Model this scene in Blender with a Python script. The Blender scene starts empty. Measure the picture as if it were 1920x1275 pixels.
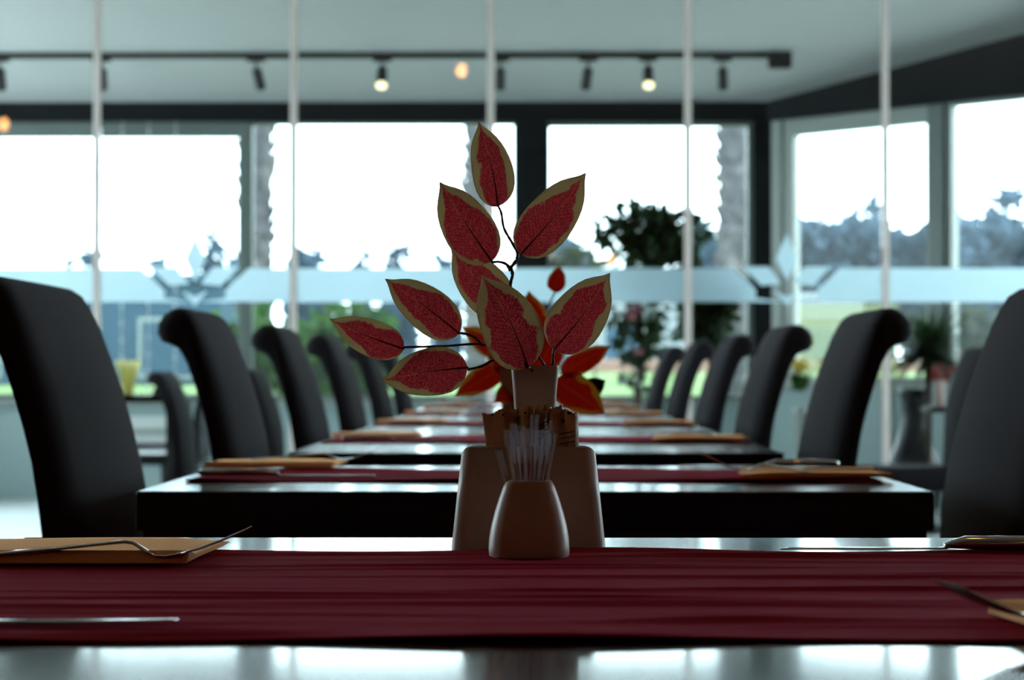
import bpy, bmesh, math, random
from mathutils import Vector, Matrix, Euler
random.seed(7)
S = bpy.context.scene
C = S.collection
PI = math.pi
# ------------------------------------------------------------ camera
FPX = 50 / 23.6 * 1920
CAM = Vector((0, 0, .886))
TT = .75                                   # table top height
cd = bpy.data.cameras.new('camera'); cam = bpy.data.objects.new('camera', cd); C.objects.link(cam)
cd.lens = 50; cd.sensor_width = 23.6; cd.sensor_fit = 'HORIZONTAL'; cd.clip_start = .05; cd.clip_end = 600
cam.location = CAM
CROT = Euler((PI / 2 + math.atan(62.5 / FPX), 0, math.atan(25 / FPX)), 'XYZ')
cam.rotation_euler = CROT
cd.dof.use_dof = True; cd.dof.focus_distance = 1.67; cd.dof.aperture_fstop = 7.1
S.camera = cam
CM = CROT.to_matrix()
def P(px, py, D):
    """the world point that stands D metres into the room behind photo pixel px, py"""
    r = CM @ Vector(((px - 960) / FPX, -(py - 637.5) / FPX, -1))
    return CAM + r * (D / r.y)
# ------------------------------------------------------------ sky and light
S.view_settings.view_transform = 'Standard'; S.view_settings.look = 'None'
S.view_settings.exposure = 0; S.view_settings.gamma = 1; S.view_settings.use_curve_mapping = False
w = bpy.data.worlds.new('sky'); S.world = w; w.use_nodes = True
bg = w.node_tree.nodes['Background']; bg.inputs[0].default_value = (.84, .95, 1, 1); bg.inputs[1].default_value = 7.7
S.cycles.max_bounces = 10; S.cycles.transparent_max_bounces = 16; S.cycles.diffuse_bounces = 5
S.cycles.glossy_bounces = 5; S.cycles.transmission_bounces = 8
S.cycles.caustics_reflective = False; S.cycles.caustics_refractive = False
S.cycles.sample_clamp_indirect = 6
# ------------------------------------------------------------ materials
def mat(name, col, rough=.5, metal=0, **k):
    m = bpy.data.materials.new(name); m.use_nodes = True
    b = m.node_tree.nodes['Principled BSDF']
    b.inputs['Base Color'].default_value = (*col, 1); b.inputs['Roughness'].default_value = rough; b.inputs['Metallic'].default_value = metal
    for a, v in k.items():
        b.inputs[a.replace('_', ' ')].default_value = v
    return m
def noise_col(m, c1, c2, scale, detail=4, lo=.35, hi=.65, vec=None, stretch=None):
    t = m.node_tree; n = t.nodes; b = n['Principled BSDF']
    tc = n.new('ShaderNodeTexCoord'); mp = n.new('ShaderNodeMapping'); no = n.new('ShaderNodeTexNoise'); cr = n.new('ShaderNodeValToRGB')
    if stretch: mp.inputs['Scale'].default_value = stretch
    no.inputs['Scale'].default_value = scale; no.inputs['Detail'].default_value = detail
    cr.color_ramp.elements[0].position = lo; cr.color_ramp.elements[1].position = hi
    cr.color_ramp.elements[0].color = (*c1, 1); cr.color_ramp.elements[1].color = (*c2, 1)
    t.links.new(tc.outputs['Object'], mp.inputs[0]); t.links.new(mp.outputs[0], no.inputs['Vector'])
    t.links.new(no.outputs[0], cr.inputs[0]); t.links.new(cr.outputs[0], b.inputs['Base Color'])
    return m
def bump(m, scale, strength, dist=.002, stretch=None, detail=3):
    t = m.node_tree; n = t.nodes; b = n['Principled BSDF']
    tc = n.new('ShaderNodeTexCoord'); mp = n.new('ShaderNodeMapping'); no = n.new('ShaderNodeTexNoise'); bu = n.new('ShaderNodeBump')
    if stretch: mp.inputs['Scale'].default_value = stretch
    no.inputs['Scale'].default_value = scale; no.inputs['Detail'].default_value = detail
    bu.inputs['Strength'].default_value = strength; bu.inputs['Distance'].default_value = dist
    t.links.new(tc.outputs['Object'], mp.inputs[0]); t.links.new(mp.outputs[0], no.inputs['Vector'])
    t.links.new(no.outputs[0], bu.inputs['Height']); t.links.new(bu.outputs[0], b.inputs['Normal'])
    return m
def thin_glass(name, tint, haze=0.0, hazecol=(.8, .85, .9), ior=1.45):
    m = bpy.data.materials.new(name); m.use_nodes = True; t = m.node_tree; n = t.nodes; n.clear()
    o = n.new('ShaderNodeOutputMaterial'); tr = n.new('ShaderNodeBsdfTransparent'); gl = n.new('ShaderNodeBsdfGlossy'); fr = n.new('ShaderNodeFresnel'); mx = n.new('ShaderNodeMixShader')
    tr.inputs[0].default_value = (*tint, 1); gl.inputs['Roughness'].default_value = .0; fr.inputs[0].default_value = ior
    t.links.new(fr.outputs[0], mx.inputs[0]); t.links.new(tr.outputs[0], mx.inputs[1]); t.links.new(gl.outputs[0], mx.inputs[2])
    out = mx.outputs[0]
    if haze:
        tl = n.new('ShaderNodeBsdfTranslucent'); tl.inputs[0].default_value = (*hazecol, 1); m2 = n.new('ShaderNodeMixShader'); m2.inputs[0].default_value = haze
        t.links.new(out, m2.inputs[1]); t.links.new(tl.outputs[0], m2.inputs[2]); out = m2.outputs[0]
    t.links.new(out, o.inputs[0])
    return m
def emit(name, col, s):
    m = bpy.data.materials.new(name); m.use_nodes = True; b = m.node_tree.nodes['Principled BSDF']
    b.inputs['Base Color'].default_value = (*col, 1); b.inputs['Emission Color'].default_value = (*col, 1); b.inputs['Emission Strength'].default_value = s
    return m
def leafy(name, c1, c2, trans=.35, rough=.45, scale=3):
    m = mat(name, c1, rough); noise_col(m, c1, c2, scale)
    t = m.node_tree; n = t.nodes; b = n['Principled BSDF']; o = n['Material Output']
    tl = n.new('ShaderNodeBsdfTranslucent'); mx = n.new('ShaderNodeMixShader'); mx.inputs[0].default_value = trans
    t.links.new(b.inputs['Base Color'].links[0].from_socket, tl.inputs[0])
    t.links.new(b.outputs[0], mx.inputs[1]); t.links.new(tl.outputs[0], mx.inputs[2]); t.links.new(mx.outputs[0], o.inputs[0])
    return m
M = {}
M['lacquer'] = bump(noise_col(mat('dark_lacquered_wood', (.012, .007, .006), .22, Coat_Weight=.75, Coat_Roughness=.07, Coat_IOR=1.42, Specular_IOR_Level=.25), (.008, .005, .004), (.02, .011, .008), 14, stretch=(.4, 4, 4)), 9, .25, .0012, stretch=(1, 1.2, 1))
M['tablewood'] = mat('black_brown_table_wood', (.006, .0045, .004), .45)
M['fabric'] = bump(mat('charcoal_chair_fabric', (.020, .019, .0235), .9, Sheen_Weight=.04, Sheen_Roughness=.5, Specular_IOR_Level=.2), 900, .2, .0006)
M['legwood'] = mat('dark_chair_leg_wood', (.01, .007, .006), .35)
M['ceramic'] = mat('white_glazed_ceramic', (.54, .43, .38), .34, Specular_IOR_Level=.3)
M['steel'] = mat('polished_steel', (.62, .63, .66), .13, 1)
M['napkin'] = bump(noise_col(mat('apricot_paper_napkin', (.75, .36, .16), .8, Sheen_Weight=.9, Sheen_Roughness=.55, Sheen_Tint=(1, .55, .25, 1)), (.93, .44, .19), (.98, .54, .27), 9), 300, .25, .0005)
M['wall'] = bump(mat('painted_plaster', (.50, .46, .40), .9), 60, .1)
M['panel'] = mat('blue_grey_painted_panel', (.42, .52, .52), .6)
M['ceil'] = bump(mat('white_ceiling_paint', (.52, .52, .505), .85), 40, .05)
M['darkceil'] = mat('brown_ceiling_paint', (.30, .22, .17), .85)
M['rearwall'] = noise_col(mat('brown_plaster', (.14, .08, .05), .9), (.12, .07, .04), (.16, .09, .06), 2)
M['blackframe'] = mat('black_painted_steel', (.007, .008, .010), .6, Specular_IOR_Level=.2)
M['greyframe'] = mat('grey_green_window_frame', (.17, .20, .185), .4)
M['paleframe'] = mat('pale_grey_aluminium_frame', (.40, .43, .39), .35)
M['pole'] = leafy('satin_clear_edge_strip', (.93, .90, .88), (.96, .93, .91), .88, .3)
M['floor'] = bump(noise_col(mat('brown_polished_floor_boards', (.09, .05, .035), .22, Coat_Weight=.5), (.06, .035, .025), (.13, .075, .05), 5, stretch=(6, .6, 1)), 20, .1)
M['black'] = mat('matt_black_plastic', (.012, .012, .012), .5)
M['glass'] = thin_glass('partition_glass', (.95, .985, .98))
M['wglass'] = thin_glass('window_glass', (.93, .98, .99), .008, ior=1.17)
M['lit'] = emit('warm_spot_lens', (1, .83, .5), 2.2)
M['bulb'] = emit('orange_filament_bulb', (1, .42, .12), 32)
M['potblack'] = mat('black_glazed_pot', (.015, .016, .018), .35)
M['soil'] = mat('potting_soil', (.03, .02, .015), 1)
M['bark'] = noise_col(mat('grey_brown_bark', (.12, .09, .07), .9), (.07, .05, .04), (.17, .13, .1), 12)
M['ficus'] = leafy('dark_green_ficus_leaves', (.014, .038, .018), (.05, .10, .04), .45, .3)
M['brightleaf'] = leafy('bright_green_leaves', (.022, .065, .014), (.07, .15, .035), .4)
M['oliveleaf'] = leafy('olive_leaves', (.025, .034, .018), (.06, .07, .035), .3)
M['fartree'] = noise_col(mat('hazy_blue_green_foliage', (.02, .03, .04), .9), (.036, .064, .092), (.064, .096, .132), .7)  # distance haze is put into the foliage colour as a blue-grey tint
M['palmbark'] = bump(noise_col(mat('shaggy_palm_bark', (.1, .09, .09), .95), (.05, .05, .056), (.13, .12, .12), 4), 12, .8, .03)
M['bluewall'] = mat('blue_grey_render', (.034, .066, .098), .8)
M['whitewall'] = mat('white_render', (.19, .21, .22), .8)
M['peach'] = mat('peach_coping_brick', (.26, .15, .12), .8)
M['lawn'] = noise_col(mat('lawn_grass', (.1, .17, .05), 1), (.08, .14, .04), (.18, .24, .11), 2)
M['paving'] = noise_col(mat('pale_paving', (.5, .5, .48), .9), (.46, .46, .44), (.6, .6, .58), 1)
M['yellow'] = mat('faded_yellow_paint', (.17, .18, .08), .7)
M['creamglass'] = leafy('cream_plastic_cup', (.85, .82, .52), (.88, .84, .56), .85)
M['red'] = mat('red_flower_petals', (.28, .01, .01), .6)
M['pinkflower'] = mat('pink_flower_petals', (.6, .18, .25), .6)
M['yellowflower'] = mat('yellow_flower_petals', (.75, .55, .06), .6)
M['stem'] = mat('brown_wrapped_wire', (.03, .014, .01), .5)
M['wood_pick'] = mat('birch_toothpick', (.50, .22, .10), .6)
M['whiteplastic'] = mat('white_enamel', (.75, .76, .74), .3)
for k_ in ('fartree', 'palmbark', 'bluewall', 'whitewall', 'peach', 'lawn', 'paving', 'yellow', 'brightleaf', 'oliveleaf'): M[k_].node_tree.nodes['Principled BSDF'].inputs['Specular IOR Level'].default_value = .05
# burgundy runner
M['runner'] = mat('burgundy_runner_cloth', (.29, .007, .014), .9, Sheen_Weight=.06, Sheen_Roughness=.4, Sheen_Tint=(1, .22, .42, 1), Specular_IOR_Level=.03)
bump(M['runner'], 1500, .25, .0004)
# wrapped toothpick film
fm = bpy.data.materials.new('clear_wrapper_film'); fm.use_nodes = True; t = fm.node_tree; n = t.nodes; n.clear()
o = n.new('ShaderNodeOutputMaterial'); a = n.new('ShaderNodeBsdfTransparent'); b = n.new('ShaderNodeBsdfTranslucent'); g = n.new('ShaderNodeBsdfGlossy')
m1 = n.new('ShaderNodeMixShader'); m2 = n.new('ShaderNodeMixShader'); a.inputs[0].default_value = (.9, .9, .92, 1); b.inputs[0].default_value = (.6, .56, .58, 1)
g.inputs['Roughness'].default_value = .15; m1.inputs[0].default_value = .05; m2.inputs[0].default_value = .04
t.links.new(a.outputs[0], m1.inputs[1]); t.links.new(b.outputs[0], m1.inputs[2]); t.links.new(m1.outputs[0], m2.inputs[1]); t.links.new(g.outputs[0], m2.inputs[2]); t.links.new(m2.outputs[0], o.inputs[0])
M['film'] = fm
# sugar packet paper
sp = mat('kraft_sugar_packet_paper', (.52, .36, .26), .5, Coat_Weight=.3)
t = sp.node_tree; n = t.nodes; tl = n.new('ShaderNodeBsdfTranslucent'); tl.inputs[0].default_value = (.50, .28, .17, 1); mx = n.new('ShaderNodeMixShader'); mx.inputs[0].default_value = .55
t.links.new(n['Principled BSDF'].outputs[0], mx.inputs[1]); t.links.new(tl.outputs[0], mx.inputs[2]); t.links.new(mx.outputs[0], n['Material Output'].inputs[0])
M['packet'] = bump(sp, 60, .5, .002)
M['print'] = mat('dark_packet_print', (.01, .008, .008), .6)
# frosted film
fr = bpy.data.materials.new('frosted_film'); fr.use_nodes = True; t = fr.node_tree; n = t.nodes; n.clear()
o = n.new('ShaderNodeOutputMaterial'); a = n.new('ShaderNodeBsdfRefraction'); a.inputs['IOR'].default_value = 1.35; a.inputs['Roughness'].default_value = .6; b = n.new('ShaderNodeBsdfTranslucent'); m1 = n.new('ShaderNodeMixShader')
a.inputs[0].default_value = (.86, .95, 1, 1); b.inputs[0].default_value = (.80, .93, 1, 1); m1.inputs[0].default_value = .5
t.links.new(a.outputs[0], m1.inputs[1]); t.links.new(b.outputs[0], m1.inputs[2]); t.links.new(m1.outputs[0], o.inputs[0])
M['frost'] = fr
# variegated leaf: uv.x along the leaf, uv.y across (-1..1 mapped to 0..1)
def leafmat(name, red1, red2, rim, rimw, trans=.5, gain=1.0):
    m = bpy.data.materials.new(name); m.use_nodes = True; t = m.node_tree; n = t.nodes; L = t.links
    b = n['Principled BSDF']; o = n['Material Output']; b.inputs['Roughness'].default_value = .6
    uv = n.new('ShaderNodeUVMap'); uv.uv_map = 'UVMap'; sx = n.new('ShaderNodeSeparateXYZ'); L.new(uv.outputs[0], sx.inputs[0])
    def mth(op, a_, b_=None):
        q = n.new('ShaderNodeMath'); q.operation = op
        for i, v in enumerate((a_, b_)):
            if v is None: continue
            if isinstance(v, (int, float)): q.inputs[i].default_value = v
            else: L.new(v, q.inputs[i])
        return q.outputs[0]
    v = mth('ABSOLUTE', mth('SUBTRACT', mth('MULTIPLY', sx.outputs[1], 2), 1))      # 0 at rib, 1 at edge
    tc = n.new('ShaderNodeTexCoord'); no = n.new('ShaderNodeTexNoise'); no.inputs['Scale'].default_value = 150; no.inputs['Detail'].default_value = 6; no.inputs['Roughness'].default_value = .7
    L.new(tc.outputs['Object'], no.inputs['Vector'])
    big = n.new('ShaderNodeTexNoise'); big.inputs['Scale'].default_value = 35; L.new(tc.outputs['Object'], big.inputs['Vector'])
    nz = mth('MULTIPLY', mth('SUBTRACT', no.outputs[0], .5), .5)
    bz = mth('MULTIPLY', mth('SUBTRACT', big.outputs[0], .5), 1.1)
    # distance from edge shrinks the red towards the tip
    tip = mth('POWER', sx.outputs[0], 3.0)
    e = mth('ADD', mth('ADD', v, mth('MULTIPLY', tip, .75)), mth('ADD', nz, bz))
    cr = n.new('ShaderNodeValToRGB'); cr.color_ramp.elements[0].position = rimw; cr.color_ramp.elements[1].position = rimw + .05
    cr.color_ramp.elements[0].color = (0, 0, 0, 1); cr.color_ramp.elements[1].color = (1, 1, 1, 1); L.new(e, cr.inputs[0])
    # fine vein lines
    vein = mth('SINE', mth('ADD', mth('MULTIPLY', sx.outputs[0], 150), mth('MULTIPLY', v, -32)))
    sp_ = n.new('ShaderNodeTexNoise'); sp_.inputs['Scale'].default_value = 700; L.new(tc.outputs['Object'], sp_.inputs['Vector'])
    vv = mth('ADD', mth('MULTIPLY', vein, .05), sp_.outputs[0])
    c2 = n.new('ShaderNodeValToRGB'); c2.color_ramp.elements[0].position = .35; c2.color_ramp.elements[1].position = .8
    c2.color_ramp.elements[0].color = (*red1, 1); c2.color_ramp.elements[1].color = (*red2, 1); L.new(vv, c2.inputs[0])
    mxc = n.new('ShaderNodeMixRGB'); L.new(cr.outputs[0], mxc.inputs[0]); L.new(c2.outputs[0], mxc.inputs[1]); mxc.inputs[2].default_value = (*rim, 1)
    rib = n.new('ShaderNodeValToRGB'); rib.color_ramp.elements[0].position = .018; rib.color_ramp.elements[1].position = .035
    rib.color_ramp.elements[0].color = (1, 1, 1, 1); rib.color_ramp.elements[1].color = (0, 0, 0, 1); L.new(v, rib.inputs[0])
    mx2 = n.new('ShaderNodeMixRGB'); L.new(mth('MULTIPLY', rib.outputs[0], .45), mx2.inputs[0]); L.new(mxc.outputs[0], mx2.inputs[1]); mx2.inputs[2].default_value = (rim[0] * 1.3, rim[1], rim[2], 1)
    L.new(mx2.outputs[0], b.inputs['Base Color'])
    tl = n.new('ShaderNodeBsdfTranslucent'); L.new(mx2.outputs[0], tl.inputs[0]); ms = n.new('ShaderNodeMixShader'); ms.inputs[0].default_value = trans
    L.new(b.outputs[0], ms.inputs[1]); L.new(tl.outputs[0], ms.inputs[2]); L.new(ms.outputs[0], o.inputs[0])
    return m
M['leaf'] = leafmat('red_leaf_with_cream_rim', (.44, .085, .10), (.80, .28, .30), (.56, .47, .30), .78, .75)
M['leafor'] = leafmat('orange_red_leaf_with_yellow_rim', (.50, .04, .02), (.74, .13, .06), (.6, .36, .10), .84, .7)
# ------------------------------------------------------------ mesh helpers
def link(name, me, m=None, parent=None, smooth=False):
    o = bpy.data.objects.new(name, me); C.objects.link(o)
    if m is not None: me.materials.append(m if not isinstance(m, str) else M[m])
    if smooth:
        for p in me.polygons: p.use_smooth = True
    if parent is not None: o.parent = parent
    return o
def pyd(name, v, f, m, parent=None, smooth=False):
    me = bpy.data.meshes.new(name); me.from_pydata([tuple(x) for x in v], [], f); me.update()
    return link(name, me, m, parent, smooth)
def bmo(name, bm, m, parent=None, smooth=False, bevel=0, seg=2, sub=0):
    bmesh.ops.recalc_face_normals(bm, faces=bm.faces)
    me = bpy.data.meshes.new(name); bm.to_mesh(me); bm.free()
    o = link(name, me, m, parent, smooth)
    if bevel:
        b = o.modifiers.new('bevel', 'BEVEL'); b.width = bevel; b.segments = seg; b.limit_method = 'ANGLE'
    if sub:
        b = o.modifiers.new('sub', 'SUBSURF'); b.levels = sub; b.render_levels = sub
    return o
def box(bm, a, b):
    x0, y0, z0 = a; x1, y1, z1 = b
    v = [bm.verts.new(p) for p in ((x0, y0, z0), (x1, y0, z0), (x1, y1, z0), (x0, y1, z0), (x0, y0, z1), (x1, y0, z1), (x1, y1, z1), (x0, y1, z1))]
    for f in ((0, 3, 2, 1), (4, 5, 6, 7), (0, 1, 5, 4), (1, 2, 6, 5), (2, 3, 7, 6), (3, 0, 4, 7)): bm.faces.new([v[i] for i in f])
def bx(name, a, b, m, parent=None, bevel=0, seg=2):
    bm = bmesh.new(); box(bm, a, b); return bmo(name, bm, m, parent, bevel=bevel, seg=seg)
def loft(bm, rings, cap0=True, cap1=True, closed=True):
    R = [[bm.verts.new(p) for p in r] for r in rings]; k = len(R[0])
    for a, b in zip(R, R[1:]):
        for i in range(k if closed else k - 1):
            j = (i + 1) % k
            try: bm.faces.new((a[i], a[j], b[j], b[i]))
            except ValueError: pass
    if cap0: bm.faces.new(R[0][::-1])
    if cap1: bm.faces.new(R[-1])
def tube(bm, pts, rad, seg=8, flat=1.0, up=None, cap=True):
    pts = [Vector(p) for p in pts]; rings = []
    for i, p in enumerate(pts):
        d = (pts[min(i + 1, len(pts) - 1)] - pts[max(i - 1, 0)]).normalized()
        u = Vector(up) if up is not None else (Vector((0, 0, 1)) if abs(d.z) < .9 else Vector((1, 0, 0)))
        s = d.cross(u).normalized(); u = s.cross(d).normalized()
        r = rad[i] if isinstance(rad, (list, tuple)) else rad
        rr = r if isinstance(r, (list, tuple)) else (r, r * flat)
        rings.append([p + s * math.cos(t) * rr[0] + u * math.sin(t) * rr[1] for t in [2 * PI * k / seg for k in range(seg)]])
    loft(bm, rings, cap, cap)
def sell(a, b, n_=4, k=40, cx=0, cy=0, z=0):
    r = []
    for i in range(k):
        t = 2 * PI * i / k; c, s = math.cos(t), math.sin(t)
        r.append(Vector((cx + a * math.copysign(abs(c) ** (2 / n_), c), cy + b * math.copysign(abs(s) ** (2 / n_), s), z)))
    return r
def lathe(bm, prof, seg=32, cx=0, cy=0, cap0=True, cap1=True):
    loft(bm, [[(cx + r * math.cos(2 * PI * k / seg), cy + r * math.sin(2 * PI * k / seg), z) for k in range(seg)] for r, z in prof], cap0, cap1)
def tag(o, label=None, cat=None, group=None, kind=None):
    if label: o['label'] = label
    if cat: o['category'] = cat
    if group: o['group'] = group
    if kind: o['kind'] = kind
    return o
def thing(name, loc=(0, 0, 0), label=None, cat=None, group=None, kind=None, rz=0):
    o = bpy.data.objects.new(name, None); C.objects.link(o); o.location = loc; o.rotation_euler.z = rz; o.empty_display_size = .05
    return tag(o, label, cat, group, kind)
def kids(o): return [x for x in bpy.data.objects if x.parent == o]
def dup(o, loc=None, rz=None, label=None, group=None, parent=None):
    c = o.copy(); C.objects.link(c)
    if parent is not None: c.parent = parent
    if loc is not None: c.location = loc
    if rz is not None: c.rotation_euler.z = rz
    if label: c['label'] = label
    if group: c['group'] = group
    for ch in kids(o): dup(ch, parent=c)
    return c
def struct(name, a, b, m, bevel=0):
    return tag(bx(name, a, b, m, bevel=bevel), kind='structure')
XC = .015
YP, YB = 11.0, 15.3                    # glass partition, window wall
KX = 1.738                             # corner where the window wall turns
def ceil_z(y): return 2.785 + .17 * (YB - y)
# ------------------------------------------------------------ shell
XL, XR = -5.0, 6.03
struct('floor', (XL, -3.2, -.1), (XR + .2, YP, 0), 'floor')
M['stone'] = noise_col(mat('pale_stone_floor_tiles', (.6, .63, .63), .35), (.5, .53, .54), (.66, .69, .69), 2)
struct('floor', (XL, YP, -.1), (XR + .2, YB + .1, 0), 'stone')
struct('wall_rear', (XL, -3.35, 0), (XR, -3.2, 4.1), 'rearwall')
zc = ceil_z(YP)
struct('ceiling', (XL, -3.2, zc), (XR, YP, zc + .12), 'darkceil')
cb = pyd('ceiling', [(XL, YP, zc), (XR + .02, YP, zc), (KX, YB + .05, ceil_z(YB + .05)), (XL, YB + .05, ceil_z(YB + .05)),
                     (XL, YP, zc + .1), (XR + .02, YP, zc + .1), (KX, YB + .05, ceil_z(YB + .05) + .1), (XL, YB + .05, ceil_z(YB + .05) + .1)],
         [(0, 1, 2, 3), (7, 6, 5, 4), (0, 4, 5, 1), (1, 5, 6, 2), (2, 6, 7, 3), (3, 7, 4, 0)], 'ceil')
tag(cb, kind='structure')
# glazed side walls (windows unseen and assumed, added for daylight behind the leaves)
def sidewall(side, x0, x1, yend, first, wins):
    struct('wall_' + side, (x0, -3.2, 0), (x1, yend, .8), 'rearwall'); struct('wall_' + side, (x0, -3.2, 2.9), (x1, yend, 4.1), 'rearwall')
    ys = [-3.2] + [v_ for w_ in wins for v_ in w_] + [yend]
    for a_, b_ in zip(ys[::2], ys[1::2]): struct('wall_' + side, (x0, a_, .8), (x1, b_, 2.9), 'rearwall')
    for k_, (a_, b_) in enumerate(wins):
        e = thing('window_%d' % (first + k_), kind='structure'); bm = bmesh.new(); xm = (x0 + x1) / 2
        for q_ in ((a_, a_ + .05, .8, 2.9), (b_ - .05, b_, .8, 2.9), (a_ + .05, b_ - .05, .8, .85), (a_ + .05, b_ - .05, 2.85, 2.9)): box(bm, (xm - .03, q_[0], q_[2]), (xm + .03, q_[1], q_[3]))
        bmo('window_frame', bm, 'greyframe', e); bx('glass_pane', (xm - .003, a_ + .04, .84), (xm + .003, b_ - .04, 2.86), 'wglass', e)
sidewall('left', XL - .15, XL, YB, 30, [(3.4, 4.9), (5.2, 7.7), (8.0, 10.6), (11.4, 15.0)])
sidewall('right', XR, XR + .15, YP, 40, [(3.4, 4.9), (5.2, 7.7), (8.0, 10.6)])
# window wall at the back
ZS, ZH = .70, 2.661
def bxp(px, D=YB): return P(px, 700, D).x
struct('wall_back', (XL, YB, 0), (KX + .05, YB + .12, ZS - .03), 'panel')
struct('trim_1', (XL, YB - .06, ZH), (KX + .03, YB + .08, ceil_z(YB) + .08), 'blackframe')
struct('trim_2', (XL, YB - .05, ZS - .03), (KX, YB + .1, ZS), 'paleframe')
struct('trim_3', (bxp(966), YB - .05, ZS), (bxp(1027), YB + .10, ZH), 'blackframe', .004)
struct('trim_4', (bxp(1413), YB - .05, ZS), (bxp(1446), YB + .10, ZH), 'blackframe', .004)
struct('trim_5', (bxp(450), YB - .03, ZS), (bxp(471), YB + .09, ZH), 'greyframe', .004)
def window(nm, x0, x1, z0, z1, fr, fm, y=YB, parent=None, M4=None):
    e = thing(nm, kind='structure')
    bm = bmesh.new(); l, r, b_, t_ = fr
    box(bm, (x0, y - .02, z0), (x0 + l, y + .06, z1)); box(bm, (x1 - r, y - .02, z0), (x1, y + .06, z1))
    box(bm, (x0 + l, y - .02, z0), (x1 - r, y + .06, z0 + b_)); box(bm, (x0 + l, y - .02, z1 - t_), (x1 - r, y + .06, z1))
    f = bmo('window_frame', bm, fm, e, bevel=.003)
    g_ = bx('glass_pane', (x0 + l * .8, y + .016, z0 + b_ * .8), (x1 - r * .8, y + .022, z1 - t_ * .8), 'wglass', e)
    return e
def mid(px): return bxp(px)
window('window_1', XL, bxp(-330), ZS, ZH, (.05, .05, .04, .09), 'greyframe')
window('window_2', bxp(-330), bxp(450), ZS, ZH, (.05, .012, .04, .105), 'greyframe')
window('window_3', bxp(471), bxp(966), ZS, ZH, (.01, .01, .03, .018), 'greyframe')
window('window_4', bxp(1027), bxp(1413), ZS, ZH, (.012, .045, .03, .032), 'greyframe')
# oblique wall on the right: built along local x from the corner, then turned -45 degrees
def turn(o):
    o.location = (KX, YB, 0); o.rotation_euler.z = -PI / 4; return o
LW = (XR - KX) * math.sqrt(2) + .02
def sp_(px):                      # distance along the oblique wall seen at pixel px
    q = P(px, 700, 1.0).x; s = (q * YB - KX) / (1 + q); return s * math.sqrt(2)
turn(struct('wall_oblique', (0, 0, 0), (LW, .12, .78), 'panel'))
turn(struct('trim_6', (-.03, -.05, .78), (LW, .1, .81), 'paleframe'))
zt = lambda s: ceil_z(YB - s / math.sqrt(2))
o = pyd('trim_7', [(x, y, z) for x in (-.02, LW) for y in (-.07, .09) for z in (ZH, zt(x) + .05)],
        [(0, 1, 3, 2), (4, 6, 7, 5), (0, 4, 5, 1), (2, 3, 7, 6), (0, 2, 6, 4), (1, 5, 7, 3)], 'blackframe'); tag(o, kind='structure'); turn(o)
turn(struct('trim_8', (.0, -.04, .81), (sp_(1472), .09, ZH), 'paleframe', .004))
turn(window('window_5', sp_(1474), sp_(1748), .81, ZH, (.075, .03, .05, .115), 'paleframe', 0))
turn(struct('trim_9', (sp_(1748), -.05, .81), (sp_(1778), .09, ZH), 'greyframe', .004))
turn(window('window_6', sp_(1778), 3.6, .81, ZH, (.04, .05, .05, .025), 'paleframe', 0))
turn(struct('trim_10', (3.6, -.05, .81), (3.72, .09, ZH), 'greyframe', .004))
turn(window('window_7', 3.72, LW, .81, ZH, (.05, .05, .05, .025), 'paleframe', 0))
for k_, px in enumerate((1675, 1830)):                    # panel joints under the sill
    s = sp_(px); turn(struct('trim_%d' % (11 + k_), (s - .008, -.012, .05), (s + .008, 0, .76), 'greyframe'))
# ------------------------------------------------------------ glass partition with frosted band
mpp = YP / FPX
def pz(py): return CAM.z + (700 - py) * mpp
def pxx(px): return (px - 985) * mpp
polepx = [180 + 370 * k for k in range(-3, 9)]
def poly(bm, pts, y):
    a = [bm.verts.new((pxx(x), y, pz(z))) for x, z in pts]; b = [bm.verts.new((pxx(x), y + .0008, pz(z))) for x, z in pts]
    bm.faces.new(a); bm.faces.new(b[::-1])
    for i in range(len(pts)):
        j = (i + 1) % len(pts); bm.faces.new((a[j], a[i], b[i], b[j]))
TI = 13
for k, px in enumerate(polepx):
    bm = bmesh.new(); x = pxx(px)
    box(bm, (x - .013, YP - .022, 0), (x + .013, YP + .022, zc - .002)); box(bm, (x - .019, YP - .008, 0), (x + .019, YP + .008, zc - .002))
    tag(bmo('trim_%d' % TI, bm, 'pole', bevel=.003), kind='structure'); TI += 1
    if k == len(polepx) - 1: break
    e = thing('window_%d' % (8 + k), kind='structure')
    x0, x1 = x + .0195, pxx(polepx[k + 1]) - .0195
    bx('glass_pane', (x0, YP - .004, .03), (x1, YP + .004, zc - .03), 'glass', e)
    bm = bmesh.new(); p0, p1 = px + 7, polepx[k + 1] - 7
    if k % 3 == 0:                                     # the panel with the diamond ornament
        c = px + 185; yb = YP - .0060
        for s in (-1, 1):
            q = lambda pts: [(c + s * a_, b_) for a_, b_ in pts]
            e_ = 185 - 7
            poly(bm, q([(100, 503), (e_, 503), (e_, 566), (58, 566), (58, 543)]), yb)
            poly(bm, q([(34, 500), (84, 500), (48, 536), (11, 532)]), yb)
            poly(bm, q([(0, 556), (24, 545), (0, 574)]), yb)
            poly(bm, q([(4, 566.5), (58, 559), (58, 566.5)]), yb)
        poly(bm, [(c, 438), (c + 20, 486), (c, 528), (c - 20, 486)], yb)
    else:
        poly(bm, [(p0, 503), (p1, 503), (p1, 567), (p0, 567)], YP - .0060)
    bmo('frosted_band', bm, 'frost', e)
tag(bx('trim_%d' % TI, (XL, YP - .03, 0), (XR, YP + .03, .03), 'paleframe'), kind='structure')
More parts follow.
